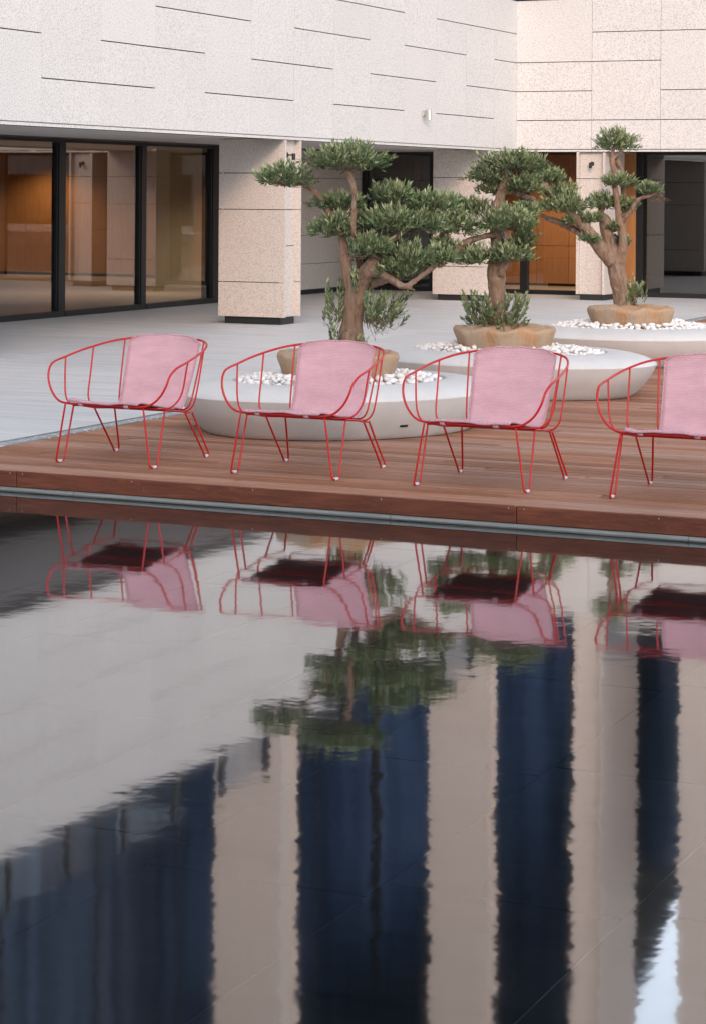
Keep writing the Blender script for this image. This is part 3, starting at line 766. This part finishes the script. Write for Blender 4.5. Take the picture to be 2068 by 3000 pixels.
def tree(label, org, sc, depth, base_uv, limbs, pads, bushes, ball_u, ball_top_v, leaf_k=1.0):
    """limbs / pads given in pixels of an enlarged crop: org = crop corner, sc = photo px per crop px"""
    def w(x, y, dz=0): return at(org[0] + x * sc, org[1] + y * sc, depth - dz)
    pxm = FPX / depth
    t = empty('olive_tree', (0, 0, 0)); tag(t, label, 'olive tree', 'sculpted olive trees in the planters')
    root = w(*base_uv); t.location = (root.x, root.y, .40)
    org3 = Vector(t.location)
    L = []
    for l in limbs: L.append(([w(q[0], q[1], q[3] if len(q) > 3 else 0) for q in l], [max(q[2] * sc / pxm / 2, .006) for q in l]))
    b0 = L[0][0][0].copy(); b0.z = .42; L[0] = ([b0] + L[0][0], [L[0][1][0] * 1.12] + L[0][1])
    link(bpy.data.objects.new('trunk', wood_mesh('trunk', L, org3)), t)
    nr = np.random.default_rng(int(depth * 100))
    for pad in pads:
        x, y, hw, hh = pad[:4]; dz = pad[4] if len(pad) > 4 else 0
        c = np.array(w(x, y + hh * .42, dz)); a = hw * sc / pxm + .02; h = hh * sc / pxm * 1.45; dp = min(a * .85, .30)
        area = math.pi * a * dp * 1.2 + 2 * math.pi * math.sqrt((a * a + dp * dp) / 2) * h * .8
        n = int(area * 640 * leaf_k) + 30
        # tips on the upper shell of a flattened dome, some inside
        ph = nr.uniform(0, 2 * math.pi, n); cz = nr.uniform(-.22, 1, n); rad = np.sqrt(np.clip(1 - cz ** 2, 0, 1)); shell = nr.uniform(.30, 1.12, n) ** .6
        lump = 1 + .16 * np.sin(3 * ph + nr.uniform(0, 6)) + .12 * np.sin(5 * ph + nr.uniform(0, 6)) + .08 * np.sin(11 * ph + 8 * cz)
        ux, uy, uz = rad * np.cos(ph) * shell * lump, rad * np.sin(ph) * shell * lump, cz * shell * (1 + .12 * np.sin(4 * ph + 1))
        right, fwd = np.array([cT, sT, 0]), np.array([-sT, cT, 0])
        tips = c + right * (ux * a)[:, None] + fwd * (uy * dp)[:, None] + np.array([0, 0, 1.]) * (uz * h)[:, None]
        dirs = right * (ux * .75)[:, None] + fwd * (uy * .75)[:, None] + np.array([0, 0, 1.]) * (.28 + uz * .75)[:, None] + nr.normal(size=(n, 3)) * .22
        ln = nr.uniform(.05, .10, n) * min(1, a / .16)
        V, F, C, sg = sprigs(nr, tips, dirs, ln, 8, .050, .0122, spread=.95, up=.42, shade=np.clip(uz, -.3, 1) * .34 - .09)  # light painted into leaf tone: brighter up the pad, darker low down
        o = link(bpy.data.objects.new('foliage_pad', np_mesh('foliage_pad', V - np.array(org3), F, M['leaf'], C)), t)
        mb = MB()                                   # twigs that carry the pad
        stem = Vector(c) + Vector((0, 0, -.02)) - org3
        for j in nr.choice(n, min(n, 26), replace=False):
            e = Vector(sg[j, 0]) - org3; mid = (stem + e) / 2 + Vector((0, 0, -.015))
            mb.tube([stem, mid, e], [.006, .004, .002], 4, False)
        mb.build('twigs', M['twig'], o)
    for bx_, by_, hw, hh, n, dz, ux0, uy0 in bushes:     # loose basal shoots: start point + fan of long shoots
        st = np.array(w(ux0, uy0, dz)); c = np.array(w(bx_, by_, dz)); a, h = hw * sc / pxm, hh * sc / pxm
        right, fwd = np.array([cT, sT, 0]), np.array([-sT, cT, 0])
        tips = c + right * (nr.uniform(-1, 1, n) * a)[:, None] + fwd * (nr.normal(size=n) * a * .45)[:, None] + np.array([0, 0, 1.]) * (nr.uniform(-.9, 1, n) * h)[:, None]
        dirs = (tips - st) * .8 + np.array([0, 0, .22]) + nr.normal(size=(n, 3)) * .06
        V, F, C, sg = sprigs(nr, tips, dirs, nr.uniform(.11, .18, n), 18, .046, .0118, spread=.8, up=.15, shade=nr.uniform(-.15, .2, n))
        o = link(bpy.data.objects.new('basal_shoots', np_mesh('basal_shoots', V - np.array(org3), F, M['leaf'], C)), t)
        mb = MB()
        for j in range(n):
            a_, b_, e = Vector(st) - org3, Vector(sg[j, 0]) - org3, Vector(sg[j, 1]) - org3
            mb.tube([a_, a_.lerp(b_, .5) + Vector((0, 0, -.01)), b_, e], [.003, .0022, .0016, .001], 4, False)
        mb.build('twigs', M['twig'], o)
    # wrapped root ball
    bc = at(ball_u, 1000, depth); bc.z = 0; mb = MB(); NS = 120; sd = depth
    rings = [(.350, .24), (.362, .30), (.386, .36), (.412, .43), (.432, .49), (.441, .522), (.438, .540), (.42, .552), (.36, .556), (.28, .560), (.20, .568), (.12, .572), (.05, .57)]
    for i, (r0, z) in enumerate(rings):
        top = max(0, min(1, (i - 5) / 3)); side = 1 - top
        for j in range(NS):
            a = 2 * math.pi * j / NS
            ridge = lambda n_, ph: 1 - 2 * abs(math.sin(n_ * a / 2 + ph))
            env = .55 + .45 * math.sin(2 * a + sd * 3)
            fold = (.55 * ridge(7, sd + z * 1.5) + .5 * ridge(11, 2.3 * sd - z * 2.2) * env + .35 * ridge(17, sd * 5 + z * 3))
            r = r0 * (1 + .016 * math.sin(3 * a + sd) + .010 * math.sin(5 * a + 2 * sd)) + side * (1.05 - z * 1.55) * .021 * fold + (.006 * ridge(9, sd) if 3 < i < 8 else 0)
            zz = z + top * .017 * (ridge(6, sd + r0 * 5) * .7 + .6 * ridge(10, r0 * 11 + sd)) * min(1, r0 / .16) + side * (1 if i > 2 else 0) * .009 * math.sin(4 * a + sd) + (.008 * ridge(8, sd * 2) if 4 < i < 9 else 0)
            mb.v.append((r * math.cos(a), r * math.sin(a), zz - .40))
    for i in range(len(rings) - 1):
        for j in range(NS):
            a, b = i * NS + j, i * NS + (j + 1) % NS; mb.f.append((a, b, b + NS, a + NS))
    mb.f.append(tuple((len(rings) - 1) * NS + j for j in range(NS)))
    o = mb.build('root_ball', M['burlap'], t, True); o.location = (bc.x - org3.x, bc.y - org3.y, 0)
    TREES.append(t); return t, w
K = 700 / 1596
tree('olive tree nearest the chairs, rising behind the second chair, with many flat clipped pads', (700, 380), K, 15.9, (745, 1420),
     [[(742, 1425, 165), (752, 1300, 150), (765, 1200, 138), (776, 1110, 138), (778, 1050, 120)],
      [(765, 1090, 105), (735, 990, 88), (712, 880, 76), (700, 780, 66), (680, 700, 52), (640, 620, 40), (600, 550, 34), (590, 530, 30)],
      [(600, 555, 30, -.05), (555, 470, 34, -.08), (490, 402, 40, -.08), (420, 362, 36, -.06), (345, 358, 30, -.02), (280, 375, 20, 0)],
      [(800, 1060, 60, -.1), (808, 960, 48, -.08), (800, 860, 44, -.02), (775, 760, 40, .08), (762, 660, 38, .14), (764, 560, 38, .14), (768, 450, 36, .12), (760, 360, 36, .08), (735, 300, 44, .04), (735, 250, 30, 0)],
      [(790, 1100, 110), (835, 985, 100, .04), (895, 890, 92, .06), (960, 810, 70, .05), (1015, 735, 62, .02), (1070, 690, 54, -.02), (1110, 660, 40, -.03)],
      [(960, 805, 40, .0), (985, 640, 36, -.1), (1000, 510, 36, -.1), (1055, 462, 32, -.08), (1075, 440, 26, -.05)],
      [(870, 960, 56, .06), (940, 965, 52, .12), (1020, 1005, 46, .16), (1110, 1046, 48, .18), (1180, 1005, 44, .16), (1260, 945, 38, .12), (1330, 890, 32, .08), (1380, 840, 24, .04)],
      [(1110, 1046, 34, .18), (1150, 1066, 26, .2), (1178, 1076, 20, .21)],
      [(860, 1040, 64, -.05), (930, 1020, 52, -.16), (1040, 995, 40, -.26), (1130, 960, 30, -.3)],
      [(1100, 660, 40, -.05), (1200, 640, 34, -.1), (1290, 540, 24, -.15)], [(590, 535, 26, -.1), (640, 500, 20, -.1)],
      [(745, 870, 22, .02), (780, 835, 20, .08), (850, 800, 16, .12)]],
     [(290, 300, 175, 82), (725, 185, 255, 100, .02), (655, 475, 165, 62, -.1), (645, 640, 150, 80, .02), (1028, 415, 148, 72, -.05), (1290, 480, 165, 66, -.1),
      (1010, 600, 200, 90, .05), (1220, 610, 140, 70, -.02), (880, 765, 130, 82, .14), (1130, 850, 205, 95, .05), (1330, 840, 100, 60, .08), (800, 600, 90, 70, -.12), (1060, 930, 110, 55, .1)],
     [(635, 1120, 70, 115, 20, .02, 690, 1240), (990, 1170, 165, 90, 52, .1, 850, 1250), (610, 1310, 35, 75, 6, .05, 670, 1390), (820, 1400, 60, 20, 4, .1, 800, 1425), (775, 950, 18, 50, 5, .12, 790, 1010)],
     993, 1020, 1.0)
t2, w2 = tree('middle olive tree with a bushy skirt of shoots round its trunk base', (1300, 360), K, 18.95, (356, 1330),
     [[(356, 1345, 122), (356, 1250, 116), (354, 1150, 112), (350, 1050, 120), (345, 960, 110), (350, 890, 84), (348, 800, 70), (340, 700, 66), (345, 600, 72), (375, 490, 58), (402, 390, 52), (412, 330, 44), (430, 280, 30)],
      [(375, 1010, 60, .06), (400, 960, 50, .1), (432, 915, 36, .12), (450, 880, 26, .12)],
      [(345, 745, 40, .05), (250, 760, 42, .1), (150, 800, 50, .1), (60, 865, 50, .1), (10, 800, 36, .05), (-20, 720, 26, .05)],
      [(385, 470, 44, 0), (440, 462, 44, -.05), (520, 488, 42, -.1), (600, 512, 36, -.15)],
      [(355, 880, 50, .0), (420, 820, 36, .02), (470, 740, 28, .05), (490, 690, 22, .05)],
      [(380, 470, 30, -.05), (330, 430, 24, -.1)], [(400, 380, 30, .02), (500, 360, 24, .02), (540, 340, 18, .02)], [(340, 860, 34, .1), (260, 880, 26, .12), (200, 890, 20, .12)]],
     [(470, 255, 215, 72, .02), (280, 345, 125, 48, -.05), (520, 400, 130, 70, .03), (335, 430, 85, 50, -.1), (215, 560, 105, 55, -.12), (420, 645, 195, 90, .1), (520, 770, 70, 75, .05),
      (430, 865, 145, 62, .12), (180, 880, 145, 66, .12), (60, 660, 140, 110, .12), (10, 820, 90, 60, .08), (560, 575, 75, 36, -.08), (60, 520, 80, 50, -.15)],
     [(345, 1255, 215, 100, 130, .05, 345, 1340), (150, 1190, 60, 70, 8, .05, 260, 1330), (520, 1200, 60, 60, 10, .05, 420, 1330)],
     1475, 960, 1.05)
t3, w3 = tree('farthest olive tree, leaning, with a tall bare limb topped by a tuft', (1300, 360), K, 22.4, (1205, 1255),
     [[(1210, 1262, 138), (1185, 1150, 120), (1160, 1030, 112), (1148, 950, 122), (1150, 890, 110)],
      [(1170, 930, 84, .03), (1190, 840, 66, .05), (1190, 750, 60, .06), (1168, 650, 50, .06), (1156, 540, 46, .05), (1142, 430, 40, .05), (1130, 310, 38, .04), (1120, 225, 34, .02), (1130, 170, 22, 0)],
      [(1190, 760, 44, -.05), (1200, 600, 42, -.1), (1198, 470, 42, -.1), (1185, 340, 40, -.08), (1150, 240, 34, -.02)],
      [(1140, 920, 92), (1115, 830, 76), (1085, 730, 84), (1075, 660, 84, -.02), (1040, 600, 44, -.05), (1060, 560, 30, -.05)],
      [(1120, 930, 104, .03), (1040, 830, 92, .08), (960, 725, 80, .12), (880, 640, 66, .14), (820, 590, 44, .14), (790, 560, 28, .12)],
      [(930, 750, 44, .05), (850, 705, 44, .02), (760, 660, 40, -.02), (690, 640, 34, -.05), (640, 610, 24, -.08)],
      [(800, 560, 40, .1), (735, 490, 46, .08), (670, 410, 46, .05), (640, 370, 30, .03)],
      [(1185, 660, 30, 0), (1250, 585, 30, .05), (1290, 515, 28, .08), (1380, 485, 24, .08), (1420, 460, 16, .08)],
      [(1080, 640, 40, .02), (1000, 650, 26, .05), (950, 640, 18, .05)], [(1180, 780, 22, -.02), (1160, 720, 16, -.05)], [(1130, 240, 24, .03), (1180, 195, 22, .04), (1210, 160, 14, .04)],
      [(960, 720, 26, .14), (930, 770, 16, .16)]],
     [(1142, 115, 122, 82), (1155, 380, 92, 42, .06), (1362, 432, 80, 40, .08), (1075, 520, 110, 56, -.05), (1235, 550, 56, 46, -.05), (800, 535, 160, 78, .12), (760, 445, 110, 48, 0), (700, 345, 95, 46, .03),
      (950, 630, 88, 34, .08), (1130, 690, 48, 36, .02), (1185, 785, 56, 40, -.08), (965, 770, 56, 26, .16), (560, 560, 90, 36, -.1), (840, 650, 40, 30, .15)],
     [(1285, 1120, 70, 55, 24, .05, 1230, 1190), (1250, 1050, 20, 50, 5, 0, 1230, 1180)],
     1848, 905, .95)
# dry brown sprig at the end of the right-hand branch
nr = np.random.default_rng(3); m_ = 10
tp = np.array(w3(1435, 505, .08)) + nr.normal(size=(m_, 3)) * .03
V, F, C, sg = sprigs(nr, tp, nr.normal(size=(m_, 3)) + np.array([.3, .2, -.3]), np.full(m_, .07), 6, .035, .009, up=-.2)
link(bpy.data.objects.new('dry_sprig', np_mesh('dry_sprig', V - np.array(t3.location), F, M['deadleaf'])), t3)

# ================================================================ CHAIRS
def mirror(P): return [(-x, y, z) for x, y, z in P][::-1]
RAIL = [(0, -.032, .372), (.15, -.032, .372), (.270, -.032, .374), (.335, -.028, .392), (.388, -.014, .440), (.422, .0, .505), (.436, .022, .565), (.447, .075, .606), (.450, .140, .624),
        (.444, .229, .640), (.430, .370, .668), (.405, .496, .691), (.358, .620, .715), (.293, .701, .731), (.200, .742, .741), (0, .763, .745)]
UW = [[(.444, .229, .639), (.437, .212, .56), (.428, .197, .47), (.412, .178, .412), (.382, .155, .370), (.335, .140, .351), (.20, .134, .347), (0, .133, .347)],
      [(.405, .496, .690), (.400, .458, .54), (.394, .420, .41), (.384, .408, .360), (.360, .398, .327), (.320, .394, .315), (.18, .393, .312), (0, .393, .312)],
      [(.293, .701, .730), (.283, .650, .56), (.270, .600, .40), (.262, .582, .345), (.243, .572, .315), (.205, .567, .303), (.1, .565, .300), (0, .565, .299)]]
LEGF = [(.280, -.030, .366), (.307, -.036, .20), (.333, -.042, .036), (.338, -.036, .014), (.340, -.018, .0075), (.340, .030, .0075), (.338, .046, .014), (.336, .054, .036), (.333, .10, .19), (.331, .146, .343)]
LEGB = [(.332, .394, .306), (.334, .51, .17), (.335, .625, .034), (.335, .637, .014), (.335, .650, .0075), (.335, .680, .0075), (.334, .693, .014), (.331, .694, .034), (.308, .630, .16), (.286, .565, .294)]
def make_chair(sd=0):
    t = empty('lounge_chair'); q1, q2, q3 = (rnd.uniform(0, 6) for _ in range(3))
    rail = RAIL + mirror(RAIL)[1:-1]
    rp = catmull(rail, 5, True); MB().tube(rp + [rp[0], rp[1]], .0070, 10, False).build('rail', M['red'], t, True)
    for U in UW: MB().tube(catmull(U + mirror(U)[1:], 5), .0056, 8).build('hoop', M['red'], t, True)
    for s_ in (1, -1):
        for Lg in (LEGF, LEGB):
            g = MB().tube([(s_ * p.x, p.y, p.z) for p in catmull(Lg, 4)], .0060, 8).build('leg', M['red'], t, True)
            ym = (Lg[4][1] + Lg[5][1]) / 2; xm = s_ * Lg[4][0]; hw = .020 if Lg is LEGF else .018
            bbox('foot_pad', M['pad'], g, xm - .0095, xm + .0095, ym - hw, ym + hw, .0, .0165, b=.004)
        MB().tube(catmull([(s_ * .331, .14, .343), (s_ * .335, .26, .330), (s_ * .334, .394, .308), (s_ * .318, .48, .300), (s_ * .286, .570, .294)], 4), .0056, 8).build('side_bar', M['red'], t, True)
    # sling: profile along y,z with half width, laid over the rods
    PR = [(-.043, .388, .250), (-.036, .394, .250), (-.015, .395, .250), (.04, .389, .250), (.13, .372, .249), (.26, .350, .246), (.393, .335, .242), (.47, .326, .239), (.520, .329, .238),
          (.552, .351, .239), (.577, .392, .242), (.611, .470, .247), (.645, .560, .252), (.679, .655, .257), (.699, .712, .260), (.706, .738, .260), (.716, .754, .256), (.730, .753, .250), (.738, .735, .248), (.738, .700, .248)]
    pp = catmull([(a, b, c) for a, b, c in PR], 3); NU = 18; mb = MB(); uvs = []; dist = 0
    for i, q in enumerate(pp):
        y, z, hw = q
        if i: dist += math.hypot(q.x - pp[i - 1].x, q.y - pp[i - 1].y)
        back = max(0, min(1, (z - .42) / .3)) if y > .5 else 0
        for j in range(NU + 1):
            u = -1 + 2 * j / NU
            # rounded upper corners
            cut = 0
            if y > .7: 
                k_ = (z - .722) / .035; cut = max(0, k_) * .052
            hx = hw - cut
            wv = .004 * math.sin(u * 4 + q1) * (1 if y < .3 else 0) + (.005 * math.sin(u * 3.2 + y * 42 + q2) if .42 < y < .66 else 0) + .002 * math.sin(u * 9 + q3 + z * 14)
            sag = -.003 * (1 - u * u) if y < .5 else 0
            mb.v.append((u * hx, y + back * .040 * (1 - u * u), z + wv + sag + (.013 * (1 - abs(u) ** 3) * max(0, min(1, (z - .64) / .10)) if y > .6 else 0)))
            uvs.append((u * .25 / .5 + .5, dist))
    for i in range(len(pp) - 1):
        for j in range(NU):
            a = i * (NU + 1) + j; mb.f.append((a, a + 1, a + NU + 2, a + NU + 1))
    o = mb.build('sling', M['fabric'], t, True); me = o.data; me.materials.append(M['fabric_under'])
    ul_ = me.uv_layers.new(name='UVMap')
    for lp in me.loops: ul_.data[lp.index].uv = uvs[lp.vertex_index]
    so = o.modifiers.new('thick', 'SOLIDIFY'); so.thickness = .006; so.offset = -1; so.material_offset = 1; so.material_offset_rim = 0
    # piped hem round the sling
    rows = len(pp); nu = NU + 1
    re = rows - 11
    loop = [mb.v[i * nu] for i in range(0, re)] + [mb.v[re * nu + j] for j in range(0, NU + 1)] + [mb.v[i * nu + NU] for i in range(re - 1, -1, -1)]
    MB().tube(loop, .0046, 6).build('hem', M['hem'], o, True)
    MB().tube([Vector(mb.v[j]) + Vector((0, -.003, .001)) for j in range(NU + 1)], .0085, 8).build('hem', M['hem'], o, True)
    for s_ in (-1, 1):                               # strap loops round the front rod
        mb = MB(); c = (-.032, .373)
        ring = [(c[0] + .0125 * math.cos(a), c[1] + .0135 * math.sin(a)) for a in np.linspace(R(60), R(330), 12)]
        for x in (s_ * .163 - .016, s_ * .163 + .016):
            mb.v += [(x, a, b) for a, b in ring]; mb.v += [(x, c[0] + (a - c[0]) * .8, c[1] + (b - c[1]) * .8) for a, b in ring]
        n_ = len(ring)
        for i in range(n_ - 1):
            mb.f.append((i, i + 1, 2 * n_ + i + 1, 2 * n_ + i)); mb.f.append((i, n_ + i, n_ + i + 1, i + 1)); mb.f.append((2 * n_ + i, 2 * n_ + i + 1, 3 * n_ + i + 1, 3 * n_ + i))
        mb.build('strap', M['hem'], o, True)
    return t
CH = [(-7.079, 11.799, -.63, 'leftmost pink sling lounge chair with red wire frame, in front of the grey plaza'),
      (-5.863, 11.815, -1.0, 'second pink sling lounge chair from the left, in front of the nearest planter'),
      (-4.676, 11.821, .02, 'third pink sling lounge chair from the left, in front of the middle planter'),
      (-3.500, 11.826, -1.04, 'rightmost pink sling lounge chair, cut off by the right edge of the picture')]
for i, (x, y, a, lab) in enumerate(CH):
    o = make_chair(i)
    o.location = (x, y, .0); o.rotation_euler = (0, 0, R(a)); tag(o, lab, 'lounge chair', 'pink lounge chairs in a row on the deck')
# a few dry leaf scraps on the deck boards
for i, (u, v) in enumerate([(1895, 1115), (1826, 1203)]):
    q = at(u, v, EYE * FPX / (v - V0 - 5)); q.z = .006
    V = np.array([(0, 0, 0), (.018, .006, .008), (.04, 0, .004), (.018, -.008, .0)]) + np.array(q)
    o = link(bpy.data.objects.new('dry_leaf', np_mesh('dry_leaf', V, [(0, 1, 2, 3)], M['deadleaf'])))
    tag(o, ['dry brown leaf on the deck beside the middle planter', 'small dry leaf on the deck boards behind the rightmost chair'][i], 'leaf')
